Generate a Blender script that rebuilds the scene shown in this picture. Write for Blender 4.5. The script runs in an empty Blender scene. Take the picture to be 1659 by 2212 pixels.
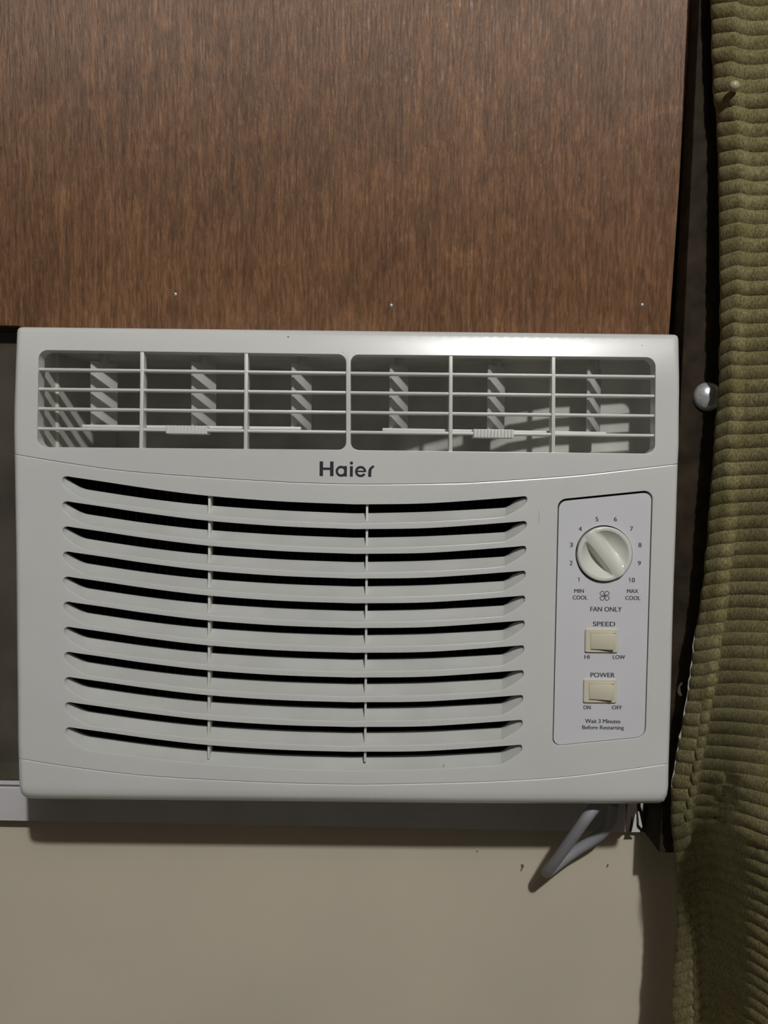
import bpy, bmesh, math, random
import numpy as np
from mathutils import Vector, Matrix
from mathutils.geometry import delaunay_2d_cdt

random.seed(4)
rng = np.random.default_rng(4)
C = bpy.context.scene.collection
S = bpy.context.scene

# ------------------------------------------------------------------ camera
CAM = Vector((0.0, -0.674, 1.30))
FPX = 1780.0                       # focal length in pixels of the 1659 x 2212 frame
PITCH, ROLL = math.radians(2.0), math.radians(0.58)
fwd = Vector((0, math.cos(PITCH), -math.sin(PITCH)))
right0 = Vector((1, 0, 0)); up0 = right0.cross(fwd)
right = right0 * math.cos(ROLL) + up0 * math.sin(ROLL)
up = right.cross(fwd)
cd = bpy.data.cameras.new('camera'); cam = bpy.data.objects.new('camera', cd); C.objects.link(cam)
cd.sensor_fit = 'VERTICAL'; cd.sensor_height = 24.0; cd.lens = 24.0 * FPX / 2212.0
cd.clip_start = 0.01
cam.matrix_world = Matrix((
    (right.x, up.x, -fwd.x, CAM.x), (right.y, up.y, -fwd.y, CAM.y),
    (right.z, up.z, -fwd.z, CAM.z), (0, 0, 0, 1)))
S.camera = cam

# ------------------------------------------------------------------ world, lamp, exposure
w = bpy.data.worlds.new('night'); S.world = w; w.use_nodes = True
w.node_tree.nodes['Background'].inputs[0].default_value = (0.004, 0.005, 0.008, 1)
w.node_tree.nodes['Background'].inputs[1].default_value = 1.0
LAMP = Vector((0.45, -2.08, 2.78))
ld = bpy.data.lights.new('bulb_light', 'POINT'); ld.energy = 132.0; ld.color = (1.0, 0.995, 0.975)
ld.shadow_soft_size = 0.045
lo = bpy.data.objects.new('bulb_light', ld); C.objects.link(lo); lo.location = LAMP
vs = S.view_settings
vs.view_transform = 'Standard'; vs.look = 'None'; vs.gamma = 1.0; vs.use_curve_mapping = False
vs.exposure = 0.0

# ------------------------------------------------------------------ helpers
def P(px, py, Y):
    """pixel of the 1659x2212 frame -> world point on the vertical plane y = Y (measuring aid)"""
    d = fwd + right * ((px - 829.5) / FPX) - up * ((py - 1106.0) / FPX)
    return CAM + d * ((Y - CAM.y) / d.y)

def put(o, parent=None):
    C.objects.link(o)
    if parent: 
        o.parent = parent
    return o

def tag(o, label=None, cat=None, group=None, kind=None):
    if label: o['label'] = label
    if cat: o['category'] = cat
    if group: o['group'] = group
    if kind: o['kind'] = kind
    return o

def empty(name, loc, label=None, cat=None, group=None, kind=None):
    o = bpy.data.objects.new(name, None); C.objects.link(o); o.location = loc
    o.empty_display_size = 0.05
    return tag(o, label, cat, group, kind)

def finish(name, bm, mat, parent=None, angle=35, merge=1e-6, shell=False):
    if merge: bmesh.ops.remove_doubles(bm, verts=bm.verts, dist=merge)
    if shell:
        bmesh.ops.recalc_face_normals(bm, faces=bm.faces); bm.normal_update()
        if sum(f.normal.y * f.calc_area() for f in bm.faces if abs(f.normal.y) > 0.8) > 0:
            bmesh.ops.reverse_faces(bm, faces=bm.faces)
    bm.normal_update()
    a = math.radians(angle)
    for f in bm.faces: f.smooth = True
    for e in bm.edges:
        if len(e.link_faces) == 2:
            e.smooth = e.link_faces[0].normal.dot(e.link_faces[1].normal) > math.cos(a)
        elif len(e.link_faces) > 2: e.smooth = False
    me = bpy.data.meshes.new(name); bm.to_mesh(me); bm.free()
    me.materials.append(mat)
    o = bpy.data.objects.new(name, me)
    put(o, parent)
    if parent: o.location = -Vector(parent_world(parent))
    if shell:
        me.materials.append(M_SLOT)
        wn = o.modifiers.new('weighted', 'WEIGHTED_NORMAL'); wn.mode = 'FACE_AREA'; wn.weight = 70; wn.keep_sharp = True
    return o

def parent_world(p):
    loc = Vector(p.location)
    while p.parent:
        p = p.parent; loc += p.location
    return loc

def mesh(name, verts, faces, mat, parent=None, angle=35, merge=1e-6, recalc=True):
    bm = bmesh.new()
    vv = [bm.verts.new(tuple(v)) for v in verts]
    for f in faces:
        try: bm.faces.new([vv[i] for i in f])
        except ValueError: pass
    if merge: bmesh.ops.remove_doubles(bm, verts=bm.verts, dist=merge)
    if recalc: bmesh.ops.recalc_face_normals(bm, faces=bm.faces)
    return finish(name, bm, mat, parent, angle, 0)

def prism_bm(front, back, bev=0.0, seg=2, bm=None):
    """closed prism between two equal loops"""
    b = bmesh.new()
    n = len(front)
    F = [b.verts.new(tuple(v)) for v in front]; B = [b.verts.new(tuple(v)) for v in back]
    b.faces.new(F); b.faces.new(B[::-1])
    for i in range(n):
        j = (i + 1) % n
        b.faces.new([F[j], F[i], B[i], B[j]])
    bmesh.ops.recalc_face_normals(b, faces=b.faces)
    if bev > 0:
        bmesh.ops.bevel(b, geom=list(b.edges), offset=bev, segments=seg, affect='EDGES', profile=0.5)
    if bm is None: return b
    tmp = bpy.data.meshes.new('t'); b.to_mesh(tmp); b.free(); bm.from_mesh(tmp); bpy.data.meshes.remove(tmp)
    return bm

def prism_px(name, px, Y, depth, mat, parent=None, bev=0.0, angle=35):
    fr = [P(x, y, Y) for x, y in px]
    bk = [p + Vector((0, depth, 0)) for p in fr]
    return finish(name, prism_bm(fr, bk, bev), mat, parent, angle)

def box(name, lo_, hi, mat, parent=None, bev=0.0, angle=35):
    x0, y0, z0 = lo_; x1, y1, z1 = hi
    fr = [Vector(v) for v in ((x0, y0, z0), (x1, y0, z0), (x1, y0, z1), (x0, y0, z1))]
    bk = [Vector((v.x, y1, v.z)) for v in fr]
    return finish(name, prism_bm(fr, bk, bev), mat, parent, angle)

def tube_bm(pts, r, n=12, bm=None, caps=True):
    bm = bm or bmesh.new()
    pts = [Vector(p) for p in pts]
    T = [(pts[min(i + 1, len(pts) - 1)] - pts[max(i - 1, 0)]).normalized() for i in range(len(pts))]
    ref = Vector((0, 0, 1)) if abs(T[0].z) < 0.9 else Vector((1, 0, 0))
    u = (ref - T[0] * ref.dot(T[0])).normalized()
    rings = []
    for p, t, i in zip(pts, T, range(len(pts))):
        u = (u - t * u.dot(t)).normalized(); v = t.cross(u)
        rr = r[i] if isinstance(r, (list, tuple)) else r
        rings.append([bm.verts.new(p + (u * math.cos(2 * math.pi * k / n) + v * math.sin(2 * math.pi * k / n)) * rr) for k in range(n)])
    for a, b in zip(rings, rings[1:]):
        for k in range(n):
            bm.faces.new([a[k], a[(k + 1) % n], b[(k + 1) % n], b[k]])
    if caps:
        bm.faces.new(rings[0][::-1]); bm.faces.new(rings[-1])
    return bm

def lathe_bm(profile, axis_o, n=40, bm=None):
    """profile: (radius, offset toward -Y); axis along Y through axis_o"""
    bm = bm or bmesh.new(); rings = []
    for r, h in profile:
        if r < 1e-7: rings.append([bm.verts.new((axis_o.x, axis_o.y - h, axis_o.z))]); continue
        rings.append([bm.verts.new((axis_o.x + r * math.cos(2 * math.pi * k / n), axis_o.y - h, axis_o.z + r * math.sin(2 * math.pi * k / n))) for k in range(n)])
    for a, b in zip(rings, rings[1:]):
        if len(a) == 1 and len(b) == 1: continue
        for k in range(n):
            j = (k + 1) % n
            if len(b) == 1: bm.faces.new([a[k], a[j], b[0]])
            elif len(a) == 1: bm.faces.new([a[0], b[j], b[k]])
            else: bm.faces.new([a[k], a[j], b[j], b[k]])
    bmesh.ops.recalc_face_normals(bm, faces=bm.faces)
    return bm

def crom(pts, sub):
    """Catmull-Rom through tuples of any size"""
    A = [np.array(p, float) for p in pts]
    out = []
    for i in range(len(A) - 1):
        p0 = A[i - 1] if i else 2 * A[0] - A[1]
        p1, p2 = A[i], A[i + 1]
        p3 = A[i + 2] if i + 2 < len(A) else 2 * A[-1] - A[-2]
        for k in range(sub):
            t = k / sub
            out.append(0.5 * (2 * p1 + (p2 - p0) * t + (2 * p0 - 5 * p1 + 4 * p2 - p3) * t * t + (3 * p1 - p0 - 3 * p2 + p3) * t ** 3))
    out.append(A[-1])
    return out

def resample(poly, step):
    out = []
    for a, b in zip(poly, poly[1:]):
        d = math.dist(a, b); n = max(1, int(math.ceil(d / step)))
        for k in range(n): out.append((a[0] + (b[0] - a[0]) * k / n, a[1] + (b[1] - a[1]) * k / n))
    out.append(tuple(poly[-1])); return out

def area(l): return 0.5 * sum(a[0] * b[1] - b[0] * a[1] for a, b in zip(l, l[1:] + l[:1]))

def offset(loop, d):
    """grow (d>0) or shrink a closed px loop"""
    n = len(loop); s = 1 if area(loop) > 0 else -1; out = []
    for i in range(n):
        a, b, c = loop[i - 1], loop[i], loop[(i + 1) % n]
        e1 = (b[0] - a[0], b[1] - a[1]); e2 = (c[0] - b[0], c[1] - b[1])
        l1 = math.hypot(*e1) or 1e-9; l2 = math.hypot(*e2) or 1e-9
        nx = e1[1] / l1 + e2[1] / l2; ny = -e1[0] / l1 - e2[0] / l2
        l = math.hypot(nx, ny) or 1e-9
        k = d * s / max(0.5, l / 2)
        out.append((b[0] + nx / l * k, b[1] + ny / l * k))
    return out

def inside(px, py, loop):
    L = np.array(loop); x0, y0 = L[:, 0], L[:, 1]; x1, y1 = np.roll(x0, -1), np.roll(y0, -1)
    res = np.zeros(len(px), bool)
    for a, b, c, d in zip(x0, y0, x1, y1):
        m = (b > py) != (d > py)
        if d != b: res ^= m & (px < (c - a) * (py - b) / (d - b) + a)
    return res

def segdist(px, py, pts, closed=True):
    L = np.array(pts, float); A = L; B = np.roll(L, -1, 0)
    if not closed: A, B = L[:-1], L[1:]
    best = np.full(len(px), 1e9)
    for (ax, ay), (bx, by) in zip(A, B):
        dx, dy = bx - ax, by - ay; l2 = dx * dx + dy * dy + 1e-12
        t = np.clip(((px - ax) * dx + (py - ay) * dy) / l2, 0, 1)
        best = np.minimum(best, np.hypot(px - ax - t * dx, py - ay - t * dy))
    return best

def triangulate(outer, holes, extra, cuts=()):
    """constrained Delaunay of a px region; returns points and triangles"""
    pts, edges = [], []
    for loop in [outer] + list(holes):
        b = len(pts); n = len(loop)
        pts += [Vector(p) for p in loop]; edges += [(b + i, b + (i + 1) % n) for i in range(n)]
    for c in cuts:
        b = len(pts); pts += [Vector(p) for p in c]; edges += [(b + i, b + i + 1) for i in range(len(c) - 1)]
    pts += [Vector(p) for p in extra]
    v, e, f, *_ = delaunay_2d_cdt(pts, edges, [], 0, 1e-4)
    V = np.array([(q.x, q.y) for q in v]); F = np.array([t for t in f if len(t) == 3])
    cx = V[F, 0].mean(1); cy = V[F, 1].mean(1)
    ok = inside(cx, cy, outer)
    for h in holes: ok &= ~inside(cx, cy, h)
    return V, F[ok]

def rrect(tl, tr, br, bl, r, n=6):
    """rounded quad loop, px"""
    c = [tl, tr, br, bl]; out = []
    for i in range(4):
        p, a, b = np.array(c[i], float), np.array(c[i - 1], float), np.array(c[(i + 1) % 4], float)
        rr = r[i] if isinstance(r, (list, tuple)) else r
        if rr <= 0.01: out.append(tuple(p)); continue
        u = (a - p) / np.linalg.norm(a - p); v = (b - p) / np.linalg.norm(b - p)
        for k in range(n + 1):
            t = k / n
            s0 = p + u * rr; s1 = p + v * rr
            # circular-ish corner by a rational quadratic
            wq = 0.7071; den = (1 - t) ** 2 + 2 * wq * t * (1 - t) + t * t
            q = ((1 - t) ** 2 * s0 + 2 * wq * t * (1 - t) * p + t * t * s1) / den
            out.append(tuple(q))
    return out

# ------------------------------------------------------------------ materials
def mat(name, col, rough=0.5, metal=0.0, var=0.0, vscale=8.0, bump=0.0, bscale=200.0, spec=0.5, sheen=0.0, col2=None):
    m = bpy.data.materials.new(name); m.use_nodes = True
    nt = m.node_tree; N = nt.nodes; L = nt.links; b = N['Principled BSDF']
    b.inputs['Base Color'].default_value = (*col, 1); b.inputs['Roughness'].default_value = rough
    b.inputs['Metallic'].default_value = metal; b.inputs['Specular IOR Level'].default_value = spec
    if sheen: b.inputs['Sheen Weight'].default_value = sheen; b.inputs['Sheen Roughness'].default_value = 0.5
    tc = N.new('ShaderNodeTexCoord')
    if var > 0 or col2:
        nz = N.new('ShaderNodeTexNoise'); nz.inputs['Scale'].default_value = vscale; nz.inputs['Detail'].default_value = 6
        L.new(tc.outputs['Object'], nz.inputs['Vector'])
        mx = N.new('ShaderNodeMix'); mx.data_type = 'RGBA'
        c2 = col2 or tuple(c * (1 - var) for c in col); c1 = col if col2 else tuple(min(1, c * (1 + var)) for c in col)
        mx.inputs[6].default_value = (*c2, 1); mx.inputs[7].default_value = (*c1, 1)
        rp = N.new('ShaderNodeMapRange'); rp.inputs[1].default_value = 0.35; rp.inputs[2].default_value = 0.65
        L.new(nz.outputs['Fac'], rp.inputs[0]); L.new(rp.outputs[0], mx.inputs[0]); L.new(mx.outputs[2], b.inputs['Base Color'])
    if bump > 0:
        n2 = N.new('ShaderNodeTexNoise'); n2.inputs['Scale'].default_value = bscale; n2.inputs['Detail'].default_value = 4
        L.new(tc.outputs['Object'], n2.inputs['Vector'])
        bp = N.new('ShaderNodeBump'); bp.inputs['Strength'].default_value = bump; bp.inputs['Distance'].default_value = 0.001
        L.new(n2.outputs['Fac'], bp.inputs['Height']); L.new(bp.outputs[0], b.inputs['Normal'])
    return m

def plywood_material():
    m = bpy.data.materials.new('plywood'); m.use_nodes = True
    nt = m.node_tree; N = nt.nodes; L = nt.links; b = N['Principled BSDF']
    tc = N.new('ShaderNodeTexCoord')
    def noise(sx, sz, scale, detail=5, rough=0.6, dist=0.0):
        mp = N.new('ShaderNodeMapping'); mp.inputs['Scale'].default_value = (sx, 1, sz)
        L.new(tc.outputs['Object'], mp.inputs[0])
        n = N.new('ShaderNodeTexNoise'); n.inputs['Scale'].default_value = scale; n.inputs['Detail'].default_value = detail
        n.inputs['Roughness'].default_value = rough; n.inputs['Distortion'].default_value = dist
        L.new(mp.outputs[0], n.inputs['Vector']); return n
    def rng_(n, a, c, lo_=0, hi=1):
        r = N.new('ShaderNodeMapRange'); r.inputs[1].default_value = a; r.inputs[2].default_value = c
        r.inputs[3].default_value = lo_; r.inputs[4].default_value = hi
        L.new(n.outputs[0], r.inputs[0]); return r
    def mix(f, a, c):
        x = N.new('ShaderNodeMix'); x.data_type = 'RGBA'
        if hasattr(f, 'outputs'): L.new(f.outputs[0], x.inputs[0])
        else: x.inputs[0].default_value = f
        for s, v in ((6, a), (7, c)):
            if isinstance(v, tuple): x.inputs[s].default_value = (*v, 1)
            else: L.new(v.outputs[2], x.inputs[s])
        return x
    patch = rng_(noise(1.0, 0.6, 9, 5, 0.6, 0.8), 0.34, 0.66)
    base = mix(patch, (0.140, 0.062, 0.027), (0.205, 0.100, 0.046))
    fine = rng_(noise(13, 1.7, 40, 5, 0.72, 0.4), 0.36, 0.66)
    fl = mix(fine, (0.105, 0.045, 0.019), (0.340, 0.180, 0.092))
    c1 = mix(0.55, base, fl)
    dash = rng_(noise(9, 1.5, 70, 3, 0.6, 0.4), 0.60, 0.74, 0, 0.55)
    c2 = mix(dash, c1, (0.43, 0.25, 0.145))
    dark = rng_(noise(10, 2.2, 55, 4, 0.65, 0.5), 0.60, 0.76, 0, 0.5)
    c3 = mix(dark, c2, (0.072, 0.032, 0.014))
    blot = rng_(noise(1.6, 0.8, 26, 6, 0.65, 1.2), 0.34, 0.66, 0.82, 1.18)
    c4 = N.new('ShaderNodeMix'); c4.data_type = 'RGBA'; c4.blend_type = 'MULTIPLY'; c4.inputs[0].default_value = 1.0
    lng = rng_(noise(6.5, 0.4, 42, 5, 0.7, 0.25), 0.40, 0.62, 0.82, 1.25)
    pale = rng_(noise(1.0, 0.75, 17, 6, 0.7, 1.6), 0.57, 0.70, 1.0, 1.45)
    mp_ = N.new('ShaderNodeMath'); mp_.operation = 'MULTIPLY'
    mu = N.new('ShaderNodeMath'); mu.operation = 'MULTIPLY'; L.new(blot.outputs[0], mu.inputs[0]); L.new(lng.outputs[0], mu.inputs[1])
    L.new(c3.outputs[2], c4.inputs[6]); L.new(mu.outputs[0], mp_.inputs[0]); L.new(pale.outputs[0], mp_.inputs[1]); L.new(mp_.outputs[0], c4.inputs[7])
    L.new(c4.outputs[2], b.inputs['Base Color'])
    b.inputs['Roughness'].default_value = 0.43; b.inputs['Specular IOR Level'].default_value = 0.52
    bp = N.new('ShaderNodeBump'); bp.inputs['Strength'].default_value = 0.45; bp.inputs['Distance'].default_value = 0.0007
    L.new(fine.outputs[0], bp.inputs['Height']); L.new(bp.outputs[0], b.inputs['Normal'])
    return m

def dusty_glass():
    m = bpy.data.materials.new('dusty_glass'); m.use_nodes = True
    nt = m.node_tree; N = nt.nodes; L = nt.links; b = N['Principled BSDF']; out = N['Material Output']
    b.inputs['Base Color'].default_value = (0.8, 0.82, 0.8, 1); b.inputs['Roughness'].default_value = 0.06
    b.inputs['Transmission Weight'].default_value = 1.0; b.inputs['IOR'].default_value = 1.45
    tc = N.new('ShaderNodeTexCoord')
    nz = N.new('ShaderNodeTexNoise'); nz.inputs['Scale'].default_value = 28; nz.inputs['Detail'].default_value = 8
    L.new(tc.outputs['Object'], nz.inputs['Vector'])
    rp = N.new('ShaderNodeMapRange'); rp.inputs[1].default_value = 0.3; rp.inputs[2].default_value = 0.75
    rp.inputs[3].default_value = 0.28; rp.inputs[4].default_value = 0.62
    L.new(nz.outputs['Fac'], rp.inputs[0])
    d = N.new('ShaderNodeBsdfDiffuse'); d.inputs[0].default_value = (0.175, 0.150, 0.112, 1)
    mx = N.new('ShaderNodeMixShader'); L.new(rp.outputs[0], mx.inputs[0]); L.new(b.outputs[0], mx.inputs[1]); L.new(d.outputs[0], mx.inputs[2])
    L.new(mx.outputs[0], out.inputs['Surface'])
    return m

def fabric_material():
    m = bpy.data.materials.new('olive_chenille'); m.use_nodes = True
    nt = m.node_tree; N = nt.nodes; L = nt.links; b = N['Principled BSDF']
    tc = N.new('ShaderNodeTexCoord')
    n1 = N.new('ShaderNodeTexNoise'); n1.inputs['Scale'].default_value = 55; n1.inputs['Detail'].default_value = 7; n1.inputs['Roughness'].default_value = 0.7
    L.new(tc.outputs['Object'], n1.inputs['Vector'])
    mp = N.new('ShaderNodeMapping'); mp.inputs['Scale'].default_value = (1.0, 1.0, 0.45); L.new(tc.outputs['Object'], mp.inputs[0])
    n2 = N.new('ShaderNodeTexNoise'); n2.inputs['Scale'].default_value = 900; n2.inputs['Detail'].default_value = 3; n2.inputs['Roughness'].default_value = 0.7
    L.new(mp.outputs[0], n2.inputs['Vector'])
    r1 = N.new('ShaderNodeMapRange'); r1.inputs[1].default_value = 0.36; r1.inputs[2].default_value = 0.64; L.new(n1.outputs['Fac'], r1.inputs[0])
    mx = N.new('ShaderNodeMix'); mx.data_type = 'RGBA'
    mx.inputs[6].default_value = (0.172, 0.147, 0.062, 1); mx.inputs[7].default_value = (0.242, 0.212, 0.106, 1)
    L.new(r1.outputs[0], mx.inputs[0])
    r2 = N.new('ShaderNodeMapRange'); r2.inputs[1].default_value = 0.35; r2.inputs[2].default_value = 0.65; r2.inputs[3].default_value = 0.50; r2.inputs[4].default_value = 1.38
    L.new(n2.outputs['Fac'], r2.inputs[0])
    ml = N.new('ShaderNodeMix'); ml.data_type = 'RGBA'; ml.blend_type = 'MULTIPLY'; ml.inputs[0].default_value = 1
    L.new(mx.outputs[2], ml.inputs[6]); L.new(r2.outputs[0], ml.inputs[7]); L.new(ml.outputs[2], b.inputs['Base Color'])
    b.inputs['Roughness'].default_value = 0.95; b.inputs['Specular IOR Level'].default_value = 0.1
    b.inputs['Sheen Weight'].default_value = 0.25; b.inputs['Sheen Tint'].default_value = (0.8, 0.75, 0.5, 1)
    bp = N.new('ShaderNodeBump'); bp.inputs['Strength'].default_value = 0.6; bp.inputs['Distance'].default_value = 0.0007
    L.new(n2.outputs['Fac'], bp.inputs['Height']); L.new(bp.outputs[0], b.inputs['Normal'])
    return m

M_WHITE = mat('white_plastic', (0.70, 0.70, 0.685), 0.27, var=0.025, vscale=14, bump=0.015, bscale=1500, spec=0.72)
M_SLOT = mat('greyer_slot_plastic', (0.545, 0.55, 0.53), 0.42, var=0.05, vscale=30)  # greyer plastic for the walls inside the louvre slots
M_PRINT = mat('control_plate_plastic', (0.70, 0.70, 0.735), 0.42, var=0.015, vscale=20)
M_BAR = mat('bar_plastic', (0.76, 0.77, 0.73), 0.38, var=0.02)
M_VANE = mat('vane_plastic', (0.53, 0.53, 0.51), 0.5, var=0.05, vscale=40)
M_CAV = mat('cavity_plastic', (0.60, 0.59, 0.54), 0.5, var=0.12, vscale=30)
M_DIAL = mat('dial_plastic', (0.74, 0.74, 0.68), 0.22)
M_CREAM = mat('cream_plastic', (0.70, 0.66, 0.52), 0.35)
M_INK = mat('black_ink', (0.018, 0.018, 0.026), 0.6)
M_GREYINK = mat('soft_ink', (0.05, 0.05, 0.07), 0.6)
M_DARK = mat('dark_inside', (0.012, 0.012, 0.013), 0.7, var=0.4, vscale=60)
M_FILTER = mat('filter_mesh', (0.016, 0.018, 0.021), 0.45, var=0.5, vscale=300, bump=0.6, bscale=900)
M_CASE = mat('painted_casing', (0.45, 0.44, 0.42), 0.5)
M_PLY = plywood_material()
M_PLYEDGE = M_PLY
M_WALL = mat('cream_paint', (0.625, 0.56, 0.44), 0.75, var=0.05, vscale=5, bump=0.12, bscale=90, spec=0.3)
M_ROOM = mat('brown_wall_boards', (0.10, 0.088, 0.072), 0.8, var=0.05)
M_CEIL = mat('ceiling_paint', (0.17, 0.16, 0.145), 0.9, var=0.02)
M_FLOOR = mat('floor_tile', (0.11, 0.10, 0.085), 0.5, var=0.1)
M_JAMB = mat('dark_stained_wood', (0.036, 0.0265, 0.017), 0.8, var=0.35, vscale=60, bump=0.12, bscale=500, spec=0.12)
M_JAMB2 = mat('dark_rail_wood', (0.075, 0.052, 0.038), 0.6, var=0.25, vscale=60)
M_ALU = mat('white_window_frame', (0.60, 0.585, 0.60), 0.45, var=0.04, vscale=25)
M_GLASS = dusty_glass()
M_STEEL = mat('dull_chrome', (0.66, 0.68, 0.70), 0.30, metal=0.55, var=0.15, vscale=500)
M_NAIL = mat('nail_steel', (0.42, 0.40, 0.37), 0.4, metal=0.7)
M_CORD = mat('grey_cord', (0.33, 0.33, 0.36), 0.5, var=0.05)
M_TAPE = mat('white_tape', (0.72, 0.72, 0.70), 0.6)
M_FAB = fabric_material()
M_BEAD = mat('pale_bead', (0.46, 0.43, 0.28), 0.3)
M_FRAY = mat('frayed_thread', (0.52, 0.52, 0.47), 0.9)
M_CHIP = mat('bare_plaster', (0.13, 0.11, 0.09), 0.9)
M_SCUFF = mat('scuff_grey', (0.56, 0.555, 0.53), 0.6)
M_LAMP = mat('lamp_metal', (0.6, 0.6, 0.58), 0.4)

YF = -0.087            # front face of the air conditioner's panel

# ------------------------------------------------------------------ room shell
def struct(o, label): return tag(o, label, None, None, 'structure')
XL, XR, YB, ZC = -2.2, 2.2, -5.0, 2.95
struct(box('floor', (XL, YB, -0.08), (XR, 0.0, 0.0), M_FLOOR), 'floor of the dim room below the frame')
struct(box('ceiling', (XL, YB, ZC), (XR, 0.0, ZC + 0.08), M_CEIL), 'pale ceiling above the frame')
struct(box('wall_left', (XL - 0.1, YB, 0), (XL, 0.0, ZC), M_ROOM), 'dim brown side wall to the left')
struct(box('wall_right', (XR, YB, 0), (XR + 0.1, 0.0, ZC), M_ROOM), 'dim brown side wall to the right')
struct(box('wall_back', (XL, YB - 0.1, 0), (XR, YB, ZC), M_ROOM), 'dim brown wall behind the viewer')
# front wall with the window hole
HX0, HX1, HZ1 = -0.72, 0.265, 2.0
HZ0 = P(600, 1760, 0).z
def wall_front():
    bm = bmesh.new()
    for (x0, x1, z0, z1) in ((XL, XR, 0, HZ0), (XL, XR, HZ1, ZC), (XL, HX0, HZ0, HZ1), (HX1, XR, HZ0, HZ1)):
        fr = [Vector((x0, 0, z0)), Vector((x1, 0, z0)), Vector((x1, 0, z1)), Vector((x0, 0, z1))]
        prism_bm(fr, [p + Vector((0, 0.12, 0)) for p in fr], 0, bm=bm)
    return finish('wall_front', bm, M_WALL, None)
WF = struct(wall_front(), 'cream painted wall below the window air conditioner')
def chip(pts, Yo=-0.0006):
    prism_px('paint_chip', pts, Yo, 0.0005, M_CHIP, WF)
chip([(1126, 1867), (1131, 1868), (1132, 1872), (1129, 1876), (1126.5, 1882), (1124.5, 1881), (1127, 1874), (1125.5, 1871)])
chip([(1313, 1866), (1315, 1868), (1312, 1874), (1310, 1874)])
chip([(1030, 1838), (1033, 1839), (1029, 1842)])
# dark wooden jamb right of the window (its foot ends in mid-wall)
def jamb():
    a = [(1566, -1180), (1700, -1180), (1640, 1843), (1424, 1843)]
    o = prism_px('trim_1', a, -0.048, 0.047, M_JAMB, None, 0.0012)
    return struct(o, 'dark wooden window jamb between the air conditioner and the curtain')
jamb()
# window: bottom rail, dusty pane, dark rail under the plywood
win = empty('window_1', P(20, 1770, -0.013), 'dusty window with a white bottom rail left of and under the air conditioner', None, None, 'structure')
def rail():
    # profile in (y, py) extruded from the far left to its right end
    def ypix(x, y0): return y0 + 0.0185 * x
    prof = [(-0.002, 1772), (-0.013, 1772), (-0.013, 1702), (-0.0125, 1699.5), (-0.010, 1698.2), (-0.006, 1697.8), (-0.006, 1694.8), (-0.0095, 1694.3), (-0.0095, 1685), (-0.008, 1683.4), (0.035, 1683.4), (0.035, 1772)]
    v, f = [], []
    for x in (-1400, 1352):
        for Y, py in prof: v.append(P(x, ypix(x, py), Y))
    n = len(prof)
    for i in range(n):
        j = (i + 1) % n; f.append((i, j, n + j, n + i))
    f.append(tuple(range(n))); f.append(tuple(range(2 * n - 1, n - 1, -1)))
    return mesh('bottom_rail', v, f, M_ALU, win, 25)
rail()
prism_px('pane', [(-1300, 700), (120, 714), (120, 1686), (-1300, 1660)], -0.011, 0.004, M_GLASS, win)
prism_px('upper_rail', [(-1300, 690), (140, 708.5), (140, 713), (-1300, 695)], -0.019, 0.018, M_JAMB2, win, 0.0005)
# dark block for the recess right of the rail, its shade put into the colour
struct(prism_px('dark_recess_block', [(1353, 1690), (1424, 1690), (1424, 1799), (1353, 1797)], -0.008, 0.03, M_JAMB2, None, 0.001), 'dark block standing in for the shaded recess under the right corner of the air conditioner')

# ------------------------------------------------------------------ plywood
ply = empty('plywood_panel', P(700, 703, -0.028), 'reddish brown plywood sheet filling the window above the air conditioner', 'panel')
prism_px('sheet', [(-1300, -1000), (1564, -1000), (1495, 0), (1444, 744), (80, 713), (37, 703.8), (-1300, 684)], -0.028, 0.009, M_PLY, ply, 0.0005)
for (x, y) in ((378.5, 636), (845, 660), (1387.5, 659)):
    c = P(x, y, -0.028); r = 0.0017
    finish('nail', lathe_bm([(r, -0.0002), (r, 0.0004), (r * 0.75, 0.0008), (0, 0.0010)], c, 14), M_NAIL, ply)

# ------------------------------------------------------------------ air conditioner
AC = empty('air_conditioner', P(740, 1735, YF + 0.034), 'white window air conditioner with curved louvres and a dial, set in the window', 'air conditioner')

L_UP = [(31.5, 981), (30.5, 930), (31, 880), (33.5, 800), (36, 740), (37, 718), (38.5, 711.5), (43, 707.4), (50, 706.6)]
R_UP = [(1450, 722.7), (1458, 723.2), (1463.5, 726.5), (1465.5, 734), (1467, 820), (1466, 960), (1464, 1002)]
R_MID = [(1464, 1002), (1459.5, 1150), (1455, 1270), (1452, 1370), (1449.5, 1480), (1444.5, 1649)]
R_LOW = [(1444.5, 1649), (1443.5, 1700), (1440.5, 1718), (1434, 1731), (1424, 1735)]
BOT = [(1424, 1735), (1300, 1736), (1000, 1735), (540, 1730), (90, 1725.5), (62, 1724), (52, 1720), (46, 1713), (42, 1697)]
L_LOW = [(42, 1697), (40.2, 1638)]
L_MID = [(40.2, 1638), (39, 1600), (37, 1400), (35, 1200), (33, 1080), (31.5, 981)]
SEAM_U = crom([(31.5, 981), (150, 1000.5), (280, 1018), (480, 1033), (640, 1042), (784, 1045.6), (960, 1044), (1040, 1041), (1230, 1028), (1370, 1013), (1464, 1002)], 8)
SEAM_D = crom([(40.2, 1638), (146, 1655), (313, 1675), (540, 1688), (700, 1693), (800, 1694), (960, 1691), (1060, 1688), (1200, 1680), (1340, 1664), (1444.5, 1649)], 8)
SEAM_U = [tuple(p) for p in SEAM_U]; SEAM_D = [tuple(p) for p in SEAM_D]
def j(*segs):
    out = []
    for s in segs:
        for p in s:
            if not out or math.dist(out[-1], p) > 0.3: out.append(tuple(p))
    if math.dist(out[0], out[-1]) < 0.3: out.pop()
    return out
OUTLINE = j(L_UP, R_UP, R_MID, R_LOW, BOT, L_LOW, L_MID)
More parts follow.
